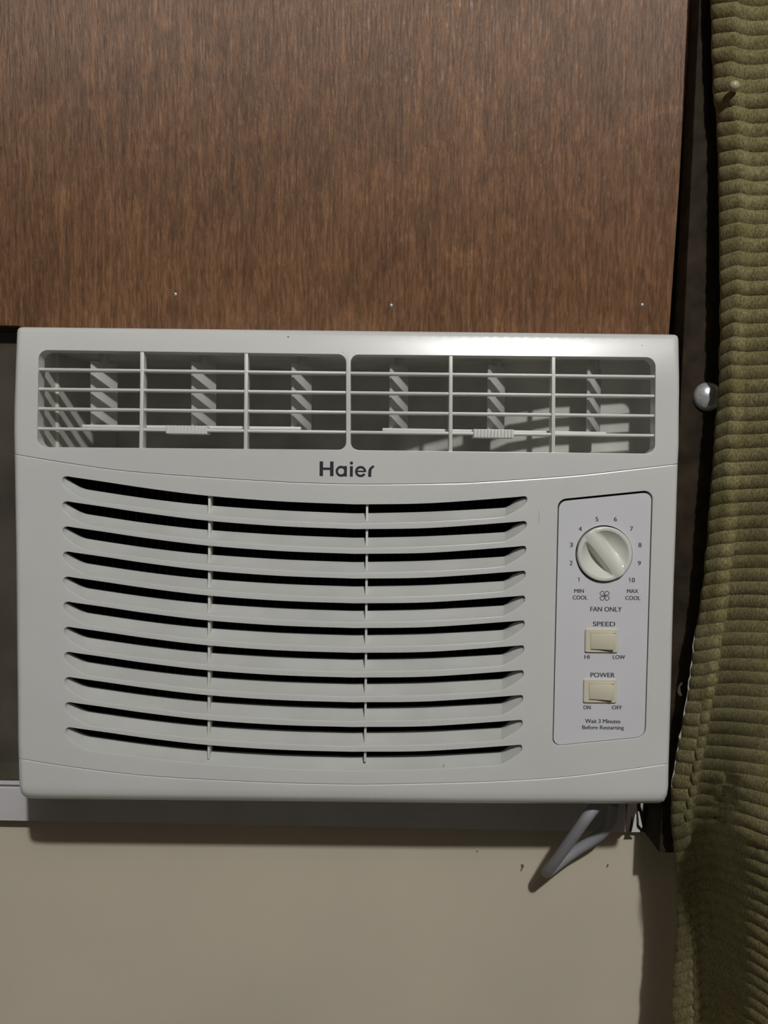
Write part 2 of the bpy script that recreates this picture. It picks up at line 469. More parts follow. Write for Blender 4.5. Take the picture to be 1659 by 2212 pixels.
TOPL = [(36, 706.4), (1466, 722.9)]
PX = 0.00033           # metres per pixel on the front face

def depth_fn(x, y, seam=None):
    """how far the moulded face falls back from YF (metres), arrays of px"""
    d = segdist(x, y, OUTLINE)
    r = 9.0; dd = np.clip(d, 0, r)
    dep = r - np.sqrt(np.maximum(0, r * r - (r - dd) ** 2))
    dt = np.clip(y - (706.4 + (x - 36) * 0.01154), 0, 120); dep = dep + 0.5 * 0.0027 * (120 - dt) ** 2
    yb = np.interp(x, [62, 90, 540, 1000, 1300, 1424], [1724, 1725.5, 1730, 1735, 1736, 1735])
    rb = 26.0; db = np.clip(yb - y, 0, rb); dep = dep + 0.55 * (rb - np.sqrt(np.maximum(0, rb * rb - (rb - db) ** 2)))
    if seam is not None:
        ds = np.clip(segdist(x, y, seam, False), 0, 4.0); dep = dep + 0.09 * (4.0 - ds) ** 2
    return dep * PX

def face_pts(V, Y=YF, seam=None):
    dep = depth_fn(V[:, 0], V[:, 1], seam)
    return [P(x, y, Y + float(d)) for (x, y), d in zip(V, dep)]

def ring_extra(outer, holes, seam=None, grid=36):
    """helper points: rings near the outline plus a loose grid"""
    ex = []
    base = resample(OUTLINE + [OUTLINE[0]], 3)[:-1]
    for k in (0.8, 2.0, 3.6, 6.0, 9.4):
        ex += offset(base, -k)[::1 if k < 5 else 2]
    for dy in (14, 20, 27, 36, 46, 58, 75, 95, 120):
        ex += [(x, 706.4 + (x - 36) * 0.01154 + dy) for x in range(48, 1456, 22)]
        if dy < 30: ex += [(x, np.interp(x, [62, 90, 540, 1000, 1300, 1424], [1724, 1725.5, 1730, 1735, 1736, 1735]) - dy + 2) for x in range(60, 1430, 8)]
    if seam is not None:
        for k in (1.2, 2.4, 4.2, -1.2, -2.4, -4.2):
            ex += [(x, y + k) for x, y in resample(seam, 4)[1:-1]]
    for gx in range(50, 1460, grid):
        for gy in range(720, 1730, grid): ex.append((gx, gy))
    A = np.array(ex, float); x, y = A[:, 0], A[:, 1]
    ok = inside(x, y, outer) & (segdist(x, y, outer) > 0.7)
    for h in holes:
        ok &= ~inside(x, y, h)
        near = segdist(x, y, h); ok &= near > 3.0
    return [tuple(p) for p in A[ok]]

def loop_wall(bm, rings, closed=True, dusty=None):  # last argument: first ring row that takes the greyer slot plastic
    """skin between successive rings of world points"""
    R = [[bm.verts.new(p) for p in r] for r in rings]
    n = len(R[0])
    for row, (a, b) in enumerate(zip(R, R[1:])):
        for i in range(n if closed else n - 1):
            k = (i + 1) % n
            try: f = bm.faces.new([a[i], a[k], b[k], b[i]])
            except ValueError: continue
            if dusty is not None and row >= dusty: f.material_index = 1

def back(pts, d): return [Vector((p.x, p.y + d, p.z)) for p in pts]
def flat_back(pts, Y): return [Vector((p.x, Y, p.z)) for p in pts]

def hole_rings(loop, Y, thick, bev_px=1.3, bev=0.0005):
    big = offset(loop, bev_px)
    dd = depth_fn(np.array(big)[:, 0], np.array(big)[:, 1])
    pt = lambda L, d: [P(x, y, Y + float(q)) + Vector((0, d, 0)) for (x, y), q in zip(L, dd)]
    r0 = pt(big, 0); mid = pt(offset(loop, bev_px * 0.3), bev * 0.3); r1 = pt(loop, bev)
    r2 = [P(x, y, Y) + Vector((0, thick, 0)) for x, y in loop]
    return big, [r0, mid, r1, r2]

def build_face(bm, V, F, seam=None):
    W = face_pts(V, YF, seam)
    vv = [bm.verts.new(p) for p in W]
    for t in F:
        a, b, c = (vv[i] for i in t)
        n = (b.co - a.co).cross(c.co - a.co)
        try: bm.faces.new((a, b, c) if n.y < 0 else (a, c, b))
        except ValueError: pass

THICK = 0.056
# ---- outlet frame (top moulding)
OPEN_L = rrect((83, 756.5), (747.5, 766), (747.5, 971.5), (80, 965.5), [20, 17, 17, 20], 7)
OPEN_R = rrect((757.5, 766.5), (1416, 772.5), (1415, 980), (757.5, 972), [17, 20, 20, 17], 7)
sg = 0.55
top_outer = resample(j(L_UP, R_UP), 3)
su = [(x, y - sg) for x, y in resample(SEAM_U, 3)]
top_outer = top_outer[:1] and [(31.6, 981 - sg)] + top_outer[1:-1] + su[::-1][:-1]
bm = bmesh.new(); holes = []; rl = []
for h in (OPEN_L, OPEN_R):
    h = resample(h + [h[0]], 14)[:-1]
    big, rings = hole_rings(h, YF, 0.011); holes.append(big); rl.append(rings)
V, F = triangulate(top_outer, holes, ring_extra(top_outer, holes))
build_face(bm, V, F)
for r in rl: loop_wall(bm, r)
eo = face_pts(np.array(top_outer)); loop_wall(bm, [eo, flat_back(eo, YF + THICK)])
bmesh.ops.remove_doubles(bm, verts=bm.verts, dist=2e-6)
finish('outlet_frame', bm, M_WHITE, AC, 32, 2e-6, True)

# ---- lower skirt
sd = [(x, y + sg) for x, y in resample(SEAM_D, 3)]
low_outer = resample(j(R_LOW, BOT, L_LOW), 3)
low_outer = sd[:-1] + [(1444.4, 1649 + sg)] + low_outer[1:-1]
bm = bmesh.new()
V, F = triangulate(low_outer, [], ring_extra(low_outer, [], SEAM_D))
build_face(bm, V, F, SEAM_D)
eo = face_pts(np.array(low_outer), YF, SEAM_D); loop_wall(bm, [eo, flat_back(eo, YF + THICK)])
finish('lower_skirt', bm, M_WHITE, AC, 32, 2e-6, True)

# ---- intake grille: frame and ten slats
PAIR = [((133, 1037), (139, 1032.5), .002), ((136, 1047), (147, 1037), .0045), ((152, 1061.5), (163, 1047), .007), ((176, 1075), (180, 1055), .009),
        ((200.6, 1082), (204, 1060), .009), ((321, 1097.6), (321, 1077.5), .009), ((441.7, 1112), (441.7, 1091), .009), ((600, 1123.5), (600, 1102), .009),
        ((740, 1130), (740, 1108), .009), ((793, 1130.3), (793, 1108.6), .009), ((934, 1126.5), (934, 1105), .009), ((1072.7, 1118), (1072, 1098), .009),
        ((1100.4, 1110.7), (1096, 1094.5), .009), ((1128, 1094), (1113, 1082.5), .007), ((1138, 1084.5), (1130, 1075.5), .0045)]
TOPE = [(1139, 1077.5, .003), (1134, 1071.6, .0045), (1114, 1074, .009), (934, 1087, .009), (793, 1089.6, .009), (740, 1088.8, .009), (600, 1083, .009), (446.5, 1071, .009),
        (321, 1055.5, .009), (224.7, 1041, .009), (160, 1031.5, .007), (142.7, 1029, .0045), (136, 1031.5, .002)]
bt = crom([(*a, *b, d) for a, b, d in PAIR], 5); tp = crom(TOPE, 5)
NB = len(bt)
O0 = [(p[0], p[1]) for p in bt] + [(p[0], p[1]) for p in tp]
DEP = [float(p[4]) for p in bt] + [float(p[2]) for p in tp]
I0w = [P(p[2], p[3], YF + p[4]) for p in bt] + [P(p[0], p[1], YF) + Vector((0, float(p[2]), 0)) for p in tp]
DELTA = [b - P(x, y, YF) for b, (x, y) in zip(I0w, O0)]
def slot_px(k):
    out = []
    for x, y in O0:
        u = (x - 135) / 1003.0
        out.append((x + k / 10.0 * (7 - 18 * u), y + k / 10.0 * np.interp(u, [0, .65, 1], [542.7, 534.5, 537])))
    return out
SLOTS = [slot_px(k) for k in range(11)]
CP = rrect((1205.5, 1079), (1410.5, 1058.5), (1394.5, 1593), (1193.5, 1612.5), [17, 20, 20, 18], 7)     # hole for the control plate
su2 = [(x, y + sg) for x, y in resample(SEAM_U, 3)]
sd2 = [(x, y - sg) for x, y in resample(SEAM_D, 3)]
mid_outer = su2[:-1] + [(1463.9, 1002 + sg)] + resample(R_MID, 3)[1:-1] + sd2[::-1][:-1] + [(40.2, 1638 - sg)] + resample(L_MID, 3)[1:-1]
holes = []; slot_r0 = []
for s in SLOTS: holes.append(offset(s, 1.4))
cpl = resample(CP + [CP[0]], 14)[:-1]
cpbig, cprings = hole_rings(cpl, YF, 0.006, 1.2, 0.0004); holes.append(cpbig)
# cut lines between neighbouring slot tips separate the slats from the frame
def left_tip(h): return min(range(len(h)), key=lambda i: h[i][0])
def right_tip(h): return max(range(len(h)), key=lambda i: h[i][0])
cuts = []
for k in range(10):
    for t in (left_tip, right_tip):
        cuts.append([holes[k][t(holes[k])], holes[k + 1][t(holes[k + 1])]])
V, F = triangulate(mid_outer, holes, ring_extra(mid_outer, holes, SEAM_U), cuts)
cx, cy = V[F, 0].mean(1), V[F, 1].mean(1)
owner = np.full(len(F), -1)
for k in range(10):
    a, b = holes[k], holes[k + 1]
    la, ra, lb, rb_ = left_tip(a), right_tip(a), left_tip(b), right_tip(b)
    # lower chain of slot k (left->right) and upper chain of slot k+1 (right->left)
    n = len(a)
    lower = [a[(la + i) % n] for i in range((ra - la) % n + 1)]
    upper = [b[(rb_ + i) % n] for i in range((lb - rb_) % n + 1)]
    owner[inside(cx, cy, lower + upper)] = k
def slot_rings(k, idx):
    s = SLOTS[k]; big = holes[k]
    r0 = [P(*big[i], YF) for i in idx]
    of = offset(s, 0.4)
    rm = [P(*of[i], YF) + Vector((0, 0.00015, 0)) for i in idx]
    r1 = [P(*s[i], YF) + Vector((0, 0.0005, 0)) for i in idx]
    def at(t, q):
        return [P(*s[i], YF) + Vector((DELTA[i].x * t, 0.0005 + (DELTA[i].y - 0.0005) * q, DELTA[i].z * t)) for i in idx]
    r2 = at(1, 1)
    return [r0, rm, r1, at(0.30, 0.36), at(0.65, 0.68), r2, back(r2, 0.003)]
for k in range(-1, 10):
    bm = bmesh.new()
    build_face(bm, V, F[owner == k], SEAM_U)
    n = len(O0)
    if k == -1:
        loop_wall(bm, cprings)
        eo = face_pts(np.array(mid_outer), YF, SEAM_U); loop_wall(bm, [eo, flat_back(eo, YF + THICK)])
        h = holes[0]; la, ra = left_tip(h), right_tip(h)
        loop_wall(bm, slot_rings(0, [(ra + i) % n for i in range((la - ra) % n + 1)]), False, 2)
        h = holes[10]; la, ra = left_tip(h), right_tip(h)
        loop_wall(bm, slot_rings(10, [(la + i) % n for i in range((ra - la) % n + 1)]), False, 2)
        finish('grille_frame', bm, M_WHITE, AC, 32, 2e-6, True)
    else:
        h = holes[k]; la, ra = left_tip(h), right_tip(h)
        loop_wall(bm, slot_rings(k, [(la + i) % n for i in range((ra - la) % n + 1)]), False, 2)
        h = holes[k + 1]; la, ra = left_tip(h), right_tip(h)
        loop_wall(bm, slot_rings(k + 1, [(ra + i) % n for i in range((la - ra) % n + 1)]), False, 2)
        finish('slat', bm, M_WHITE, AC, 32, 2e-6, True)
# ribs behind the slats
for (x0, y0, x1, y1) in ((452, 1068, 450.5, 1640), (793, 1087, 788.5, 1646)):
    a = [(x0 - 2.6, y0), (x0 + 2.6, y0), (x1 + 2.6, y1), (x1 - 2.6, y1)]
    prism_px('grille_rib', a, YF + 0.0026, 0.011, M_BAR, AC, 0.0004)
# dark inner box and filter behind the slots
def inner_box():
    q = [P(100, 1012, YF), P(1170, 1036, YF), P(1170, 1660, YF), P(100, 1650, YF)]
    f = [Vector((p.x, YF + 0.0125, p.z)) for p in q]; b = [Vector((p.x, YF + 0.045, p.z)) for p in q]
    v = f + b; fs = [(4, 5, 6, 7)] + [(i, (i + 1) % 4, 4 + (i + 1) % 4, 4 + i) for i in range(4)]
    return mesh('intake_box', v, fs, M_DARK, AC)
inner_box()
def filter_mesh():
    bm = bmesh.new()
    a, b = P(110, 1020, YF), P(1160, 1655, YF); y = YF + 0.027
    for i in range(61):
        x = a.x + (b.x - a.x) * i / 60
        fr = [Vector((x - .0006, y, b.z)), Vector((x + .0006, y, b.z)), Vector((x + .0006, y, a.z)), Vector((x - .0006, y, a.z))]
        prism_bm(fr, back(fr, 0.012), 0, bm=bm)
    return finish('coil_fins', bm, M_FILTER, AC)
tag(filter_mesh(), None, None, None, 'stuff')
# small scuff right of the first slot, specks
prism_px('scuff_mark', [(1163, 1101), (1165.5, 1103), (1167, 1116), (1166, 1130), (1163.5, 1133), (1162, 1120)], YF - 0.00008, 0.00006, M_SCUFF, AC)
for (x, y, r) in ((622.5, 728, 2.2), (740.5, 761, 1.1), (959, 1653, 1.5), (1387, 746, 1.2)):
    lp = [(x + r * math.cos(t), y + r * 0.8 * math.sin(t)) for t in (0, 1, 2, 3.1, 4.2, 5.2)]
    q = depth_fn(np.array([x]), np.array([y]))[0]
    prism_px('dirt_speck', lp, YF + q - 0.0001, 0.0001, M_CHIP, AC)

# ---- outlet: cavity, vanes, bars, sliders
def cavity():
    zt = P(1100, 768, YF).z + 0.003; zb = P(400, 969, YF).z - 0.003
    zt = max(zt, P(100, 757, YF).z + 0.002); zb = min(zb, P(1400, 981, YF).z - 0.002)
    path = [(P(78, 850, YF).x - 0.001, .0108), (-0.2462, .031), (-0.2442, .032), (-0.239, .07), (-0.228, .118), (-0.10, .122), (-0.03, .114), (0.012, .099), (0.031, .089), (0.065, .0766), (0.083, .064),
            (0.096, .056), (0.125, .049), (0.167, .0455), (0.190, .043), (0.199, .036), (0.2015, .022), (P(1419, 850, YF).x + 0.001, .0108)]
    v = []; f = []; n = len(path)
    for z in (zb, zt):
        for x, q in path: v.append((x, YF + q, z))
    for i in range(n - 1): f.append((i, i + 1, n + i + 1, n + i))
    f.append(tuple(range(n))); f.append(tuple(range(2 * n - 1, n - 1, -1)))
    return mesh('outlet_cavity', v, f, M_CAV, AC, 50), zt, zb
cav, ZT, ZB = cavity()
vane_px = [((199, 193), 253), ((417, 411), 466), ((633.5, 627.5), 672), ((845.5, 839.5), 880), ((1058.5, 1050.5), 1089), ((1273, 1265.5), 1296)]
for (ft, fb), rr in vane_px:
    ZC_ = P(rr, 920.5 + 0.0115 * (rr - 177), YF + 0.0072).z - 0.001
    q1, q2 = 0.014, 0.031
    fx = (P(ft, 800, YF + q1).x + P(fb, 905, YF + q1).x) / 2; rx = P(rr, 850, YF + q2).x
    d = Vector((rx - fx, q2 - q1, 0)).normalized(); nrm = Vector((d.y, -d.x, 0)) * 0.0008
    a = Vector((fx, YF + q1, 0)); b = Vector((rx, YF + q2, 0))
    lp = [a - nrm, b - nrm, b + nrm, a + nrm]
    vane = finish('vane', prism_bm([p + Vector((0, 0, ZC_)) for p in lp], [p + Vector((0, 0, ZT - 0.0075)) for p in lp], 0.0003), M_VANE, AC)
    c = (a + b) / 2
    bm = tube_bm([c + Vector((0, 0, ZT - 0.0085)), c + Vector((0, 0, ZT))], 0.0035, 12)
    finish('pivot', bm, M_CASE, vane)
# vertical bars (in front)
for (xt, xb) in ((306.4, 304.2), (531.5, 530.2), (974, 973.5), (1196, 1195.3)):
    yt = np.interp(xt, [83, 747, 757, 1416], [756.5, 766, 766.5, 772.5]) - 1; yb = np.interp(xt, [83, 747, 757, 1416], [965.5, 971.5, 972, 980]) + 1
    q = depth_fn(np.array([xt]), np.array([yt]))[0]; ym = yt + 62; qm = depth_fn(np.array([xt]), np.array([ym]))[0]
    fr = []
    for (x, y, dq) in ((xt - 4, yt, q), (xt + 4, yt, q), (xt + 4, ym, qm), (xb + 4, yb, 0), (xb - 4, yb, 0), (xt - 4, ym, qm)):
        fr.append(P(x, y, YF + 0.0006 + float(dq)))
    finish('vertical_bar', prism_bm(fr, flat_back(fr, YF + 0.0101), 0.0005), M_BAR, AC)
# horizontal bars, four in each opening
for r in range(4):
    y0 = (797.2, 839.8, 882.3, 925.4)[r]; y1 = (813.3, 855.2, 898, 940.6)[r]
    for (xa, xb) in ((80, 749), (756, 1417)):
        ya, yb = (np.interp(x, [83, 1410], [y0, y1]) for x in (xa, xb))
        prism_px('horizontal_bar', [(xa, ya - 3.1), (xb, yb - 3.1), (xb, yb + 3.1), (xa, ya + 3.1)], YF + 0.0016, 0.0088, M_BAR, AC, 0.0008)
# slider rods with ribbed grips
def slider(xa, ya, xb, yb, ga, gya, gb, gyb, h):
    rod = prism_px('slider_rod', [(xa, ya - 3.6), (xb, yb - 3.6), (xb, yb + 3), (xa, ya + 3)], YF + 0.0106, 0.018, M_BAR, AC, 0.0004)
    bm = bmesh.new()
    fr = [P(ga, gya - h, YF + .0012), P(gb, gyb - h, YF + .0012), P(gb, gyb + h, YF + .0012), P(ga, gya + h, YF + .0012)]
    prism_bm(fr, back(fr, 0.0115), 0.0003, bm=bm)
    nr = 12
    for i in range(nr):
        x0 = ga + (gb - ga) * (i + .2) / nr; x1 = ga + (gb - ga) * (i + .75) / nr
        y = gya + (gyb - gya) * (i + .5) / nr
        fr = [P(x0, y - h * .95, YF + .0004), P(x1, y - h * .95, YF + .0004), P(x1, y + h * .95, YF + .0004), P(x0, y + h * .95, YF + .0004)]
        prism_bm(fr, back(fr, 0.001), 0.0002, 1, bm=bm)
    finish('grip', bm, M_BAR, rod)
slider(177, 920.5, 650, 925.5, 358, 927.5, 447.5, 929, 9)
slider(826, 928, 1310, 936.5, 1022.5, 936, 1110, 937, 9.3)

# ---- printing helpers
def text_mesh(name, txt, cxp, cyp, wpx, hpx, Y, m, parent, bold=0.0):
    cu = bpy.data.curves.new('t', 'FONT'); cu.body = txt; cu.offset = bold; cu.resolution_u = 4
    cu.fill_mode = 'BOTH'
    o = bpy.data.objects.new('t', cu); C.objects.link(o)
    dg = bpy.context.evaluated_depsgraph_get(); me = bpy.data.meshes.new_from_object(o.evaluated_get(dg))
    co = np.array([v.co[:] for v in me.vertices]); fs = [tuple(p.vertices) for p in me.polygons]
    bpy.data.objects.remove(o); bpy.data.curves.remove(cu); bpy.data.meshes.remove(me)
    lo_, hi = co.min(0), co.max(0); k = (Y - CAM.y) / FPX
    c = P(cxp, cyp, Y); sx = wpx * k / (hi[0] - lo_[0]); sz = hpx * k / (hi[1] - lo_[1])
    wt = 0.32 * k; sx = (wpx * k - 2 * wt) / (hi[0] - lo_[0]); v = []; ff = []
    for i, dx in enumerate((-wt, wt, 0)):
        b_ = len(v)
        v += [Vector((c.x + dx + (q[0] - (lo_[0] + hi[0]) / 2) * sx, Y - 0.00001 * i, c.z + (q[1] - (lo_[1] + hi[1]) / 2) * sz)) for q in co]
        ff += [tuple(b_ + n_ for n_ in f_) for f_ in fs]
    return mesh(name, v, ff, m, parent, 35, 0, False)

def ink_polys(name, polys, Y, m, parent):
    """flat ink: list of (outer, holes) in px"""
    v, f = [], []
    for outer, hs in polys:
        if len(outer) == 4 and not hs: VV, FF = np.array(outer), [(0, 1, 2), (0, 2, 3)]
        else: VV, FF = triangulate(outer, hs, [])
        b = len(v); v += [P(x, y, Y) for x, y in VV]; f += [tuple(int(b + i) for i in t) for t in FF]
    return mesh(name, v, f, m, parent, 35, 0, True)

def circ(cx, cy, r, n=36, ry=None): return [(cx + r * math.cos(2 * math.pi * k / n), cy + (ry or r) * math.sin(2 * math.pi * k / n)) for k in range(n)]
def arc_band(cx, cy, r0, r1, a0, a1, n=28):
    A = [math.radians(a0 + (a1 - a0) * k / n) for k in range(n + 1)]
    return [(cx + r1 * math.cos(a), cy + r1 * math.sin(a)) for a in A] + [(cx + r0 * math.cos(a), cy + r0 * math.sin(a)) for a in A[::-1]]

# ---- maker's lettering: geometric bold letters
HA = [([(690.4, 996.5), (698, 996.6), (697.9, 1009.8), (713, 1010), (713, 996.8), (720.6, 996.9), (720.4, 1028.6), (712.9, 1028.5), (712.9, 1015.3), (697.8, 1015.1), (697.7, 1028.4), (690.2, 1028.3)], [])]
HA += [(circ(737, 1018, 12), [circ(736.8, 1018, 6.7)]), ([(743.3, 1006.6), (749.6, 1006.7), (749.2, 1029.4), (743.1, 1029.3)], [])]
HA += [([(755.9, 1006.8), (762.3, 1006.9), (762, 1029.7), (755.6, 1029.6)], []), (circ(759.2, 1000.3, 3.5, 20), [])]
HA += [(arc_band(779, 1018.6, 6.9, 12.2, 30, 366), []), ([(769, 1016.4), (788, 1016.6), (788, 1020.0), (769, 1019.8)], [])]
HA += [([(795.2, 1030), (795.4, 1019.5), (796.2, 1014.5), (798.6, 1010.4), (802.6, 1006.9), (806.9, 1004.8), (807.6, 1006.6), (809.2, 1008.7), (805.6, 1011.2), (803.4, 1014), (802.2, 1018), (801.9, 1030.3)], [])]
def brand():
    v, f = [], []
    for n_, (outer, hs) in enumerate(HA):
        VV, FF = triangulate(outer, hs, []); b_ = len(v)
        v += [P(x, y, YF - 0.00010 - 0.00002 * (n_ % 2)) for x, y in VV]
        f += [tuple(int(b_ + i) for i in t) for t in FF]
    bm = bmesh.new(); vv = [bm.verts.new(p) for p in v]
    for t in f:
        A_, B_, C_ = (vv[i] for i in t)
        bm.faces.new((A_, B_, C_) if (B_.co - A_.co).cross(C_.co - A_.co).y < 0 else (A_, C_, B_))
    finish('brand_lettering', bm, M_INK, AC, 35, 0)
brand()

# ---- control plate
YC = YF + 0.0010
plate_loop = rrect((1207.8, 1083.2), (1407.4, 1063.2), (1392.2, 1590.6), (1195.6, 1610), [16, 18, 18, 16], 7)
pl = resample(plate_loop + [plate_loop[0]], 14)[:-1]
DC = (1304.7, 1196.4)
dial_hole = circ(DC[0], DC[1], 61.8, 72)
bm = bmesh.new()
V, F = triangulate(pl, [dial_hole], [])
vv = [bm.verts.new(P(x, y, YC)) for x, y in V]
for t in F: bm.faces.new([vv[i] for i in t])
for lp in (pl, dial_hole):
    r0 = [P(x, y, YC) for x, y in lp]; loop_wall(bm, [r0, back(r0, 0.003)])
bmesh.ops.remove_doubles(bm, verts=bm.verts, dist=1e-6)
bmesh.ops.recalc_face_normals(bm, faces=bm.faces)
plate = finish('control_plate', bm, M_PRINT, AC, 32, 2e-6, True)
# dark backing behind the plate's gaps
prism_px('plate_backing', [(1185, 1050), (1425, 1035), (1408, 1620), (1180, 1640)], YC + 0.0052, 0.002, M_DARK, AC)
TY = YC - 0.00010
for txt, x, y, w_, h_ in (('5', 1289.5, 1121.7, 6.6, 9.8), ('6', 1329.4, 1121.4, 7, 9.8), ('7', 1364.3, 1142.2, 6.6, 9.8), ('8', 1382.4, 1177.4, 7, 10), ('9', 1381, 1216.7, 7, 10),
                          ('0', 1368.2, 1253, 6.8, 10), ('2', 1233.6, 1216, 7, 9.8), ('3', 1234, 1177, 7, 9.8), ('4', 1253.3, 1142.5, 7.2, 9.6)):
    text_mesh('numeral', txt, x, y, w_, h_, TY, M_GREYINK, plate, 0.0)
for txt, x, y, w_, h_ in (('MIN', 1250.8, 1276.5, 21, 8.2), ('COOL', 1253, 1290.8, 32.5, 8.8), ('MAX', 1366.7, 1276.9, 25, 8.2), ('COOL', 1367, 1291.7, 33, 8.8),
                          ('FAN ONLY', 1309.2, 1316, 68.5, 10.3), ('SPEED', 1304.8, 1348, 48.6, 10.4), ('HI', 1268, 1419, 11.5, 8.6), ('LOW', 1337.2, 1419.5, 27, 8.8),
                          ('POWER', 1301.8, 1458.2, 53.2, 10.4), ('ON', 1268, 1528, 16.2, 8.6), ('OFF', 1332.7, 1528.3, 22.4, 8.6)):
    text_mesh('lettering', txt, x, y, w_, h_, TY, M_GREYINK, plate, 0.0)
text_mesh('lettering', 'Wait 3 Minutes', 1302.1, 1557.8, 77.2, 9.0, TY, M_GREYINK, plate, 0.0)
text_mesh('lettering', 'Before Restarting', 1302.7, 1572.7, 91.4, 11.2, TY, M_GREYINK, plate, 0.0)
def one(x, y):
    ink_polys('numeral', [([(x - 0.2, y - 4.9), (x + 1.0, y - 4.9), (x + 1.0, y + 4.9), (x - 0.5, y + 4.9), (x - 0.5, y - 2.6), (x - 2.6, y - 1.2), (x - 2.6, y - 2.7), (x - 1.0, y - 3.8)], [])], TY, M_GREYINK, plate)
one(1250.6, 1252); one(1360.6, 1253)
FC = (1306, 1287)
fan = []
pet = [(0.2, -0.4), (0.5, -4.2), (1.4, -7.6), (3.2, -9.5), (5.6, -9.6), (8.0, -8.4), (9.6, -6.0), (10.2, -4.0), (8.6, -2.6), (6.6, -1.9), (3.6, -1.7), (1.2, -0.3)]
pc_ = [tuple(p) for p in crom(pet, 4)]
for q in range(4):
    ca, sa = math.cos(math.radians(90 * q)), math.sin(math.radians(90 * q))
    L_ = [(FC[0] + x * ca - y * sa, FC[1] + x * sa + y * ca) for x, y in pc_]
    le, ri = [], []
    for i in range(len(L_)):
        p_, q_ = L_[max(i - 1, 0)], L_[min(i + 1, len(L_) - 1)]
        d_ = math.hypot(q_[0] - p_[0], q_[1] - p_[1]) or 1; nx, ny = -(q_[1] - p_[1]) / d_, (q_[0] - p_[0]) / d_
        le.append((L_[i][0] + nx * .72, L_[i][1] + ny * .72)); ri.append((L_[i][0] - nx * .72, L_[i][1] - ny * .72))
    for i in range(len(L_) - 1): fan.append(([le[i], le[i + 1], ri[i + 1], ri[i]], []))
ink_polys('fan_symbol', fan, TY, M_GREYINK, plate)

# ---- dial knob with a raised grip bar across a dished face
def dial():
    k = (YC - CAM.y) / FPX; R = 59.3 * k; c = P(DC[0], DC[1], YC)
    ang = math.radians(-51.6)                    # bar axis in the x-z plane
    ax = Vector((math.cos(ang), 0, math.sin(ang))); pr = Vector((ax.z, 0, -ax.x))   # pr points down-left
    hb = 12.0 * k; rim = 0.0030; dish = 0.0090; Rin = 51 * k
    ts = sorted(set([R * math.sin(t) for t in np.linspace(-math.pi / 2, math.pi / 2, 101)] + [s * (hb + o * k) for s in (-1, 1) for o in (-5, -3.5, -2.2, -1.2, -.3, .6, 2, 4, 6.5, 9, 12, 15)]))
    ss = np.sin(np.linspace(-math.pi / 2, math.pi / 2, 121))
    def h(s, t):
        r = math.hypot(s, t)
        edge = max(0, r - (R - 4 * k)) / (4 * k); e = -0.0012 * (1 - math.sqrt(max(0, 1 - min(1, edge) ** 2)))
        fl = rim
        if r < Rin:
            u = r / Rin; fl = rim - dish * (1 - u * u)
        at = abs(t)
        bar = rim + 0.0009 * (1 - min(1, (at / hb) ** 2))
        if t > 0:
            if at <= hb: return bar + e
            f = min(1, (at - hb) / (8 * k)); f = f * f * (3 - 2 * f)
        else:
            f = max(0, min(1, (at - 0.55 * hb) / (19 * k))); f = f * f * (3 - 2 * f)
        return bar + (fl - bar) * f + e if fl < bar else fl + e
    v, f = [], []
    for t in ts:
        half = math.sqrt(max(0, R * R - t * t))
        for q in ss:
            s = q * half; p = c + ax * s + pr * t
            v.append((p.x, c.y - h(s, t), p.z))
    n = len(ss)
    for i in range(len(ts) - 1):
        for m_ in range(n - 1): f.append((i * n + m_, i * n + m_ + 1, (i + 1) * n + m_ + 1, (i + 1) * n + m_))
    nb = len(v); m2 = 96
    for y in (c.y - rim + 0.0012, c.y + 0.0045):
        for i in range(m2): v.append((c.x + R * math.cos(2 * math.pi * i / m2), y, c.z + R * math.sin(2 * math.pi * i / m2)))
    for i in range(m2): f.append((nb + i, nb + (i + 1) % m2, nb + m2 + (i + 1) % m2, nb + m2 + i))
    o = mesh('dial_knob', v, f, M_DIAL, AC, 50, 2e-6)
    # worn pointer line near the lower end of the bar
    a = c + ax * (40 * k) - pr * (1.5 * k); b_ = c + ax * (53 * k) - pr * (1.5 * k)
    y = c.y - rim - 0.00055
    lp = [a + pr * .7 * k, b_ + pr * .7 * k, b_ - pr * .7 * k, a - pr * .7 * k]
    finish('pointer_mark', prism_bm([Vector((p.x, y, p.z)) for p in lp], [Vector((p.x, y + .0003, p.z)) for p in lp]), M_SCUFF, o)
dial()

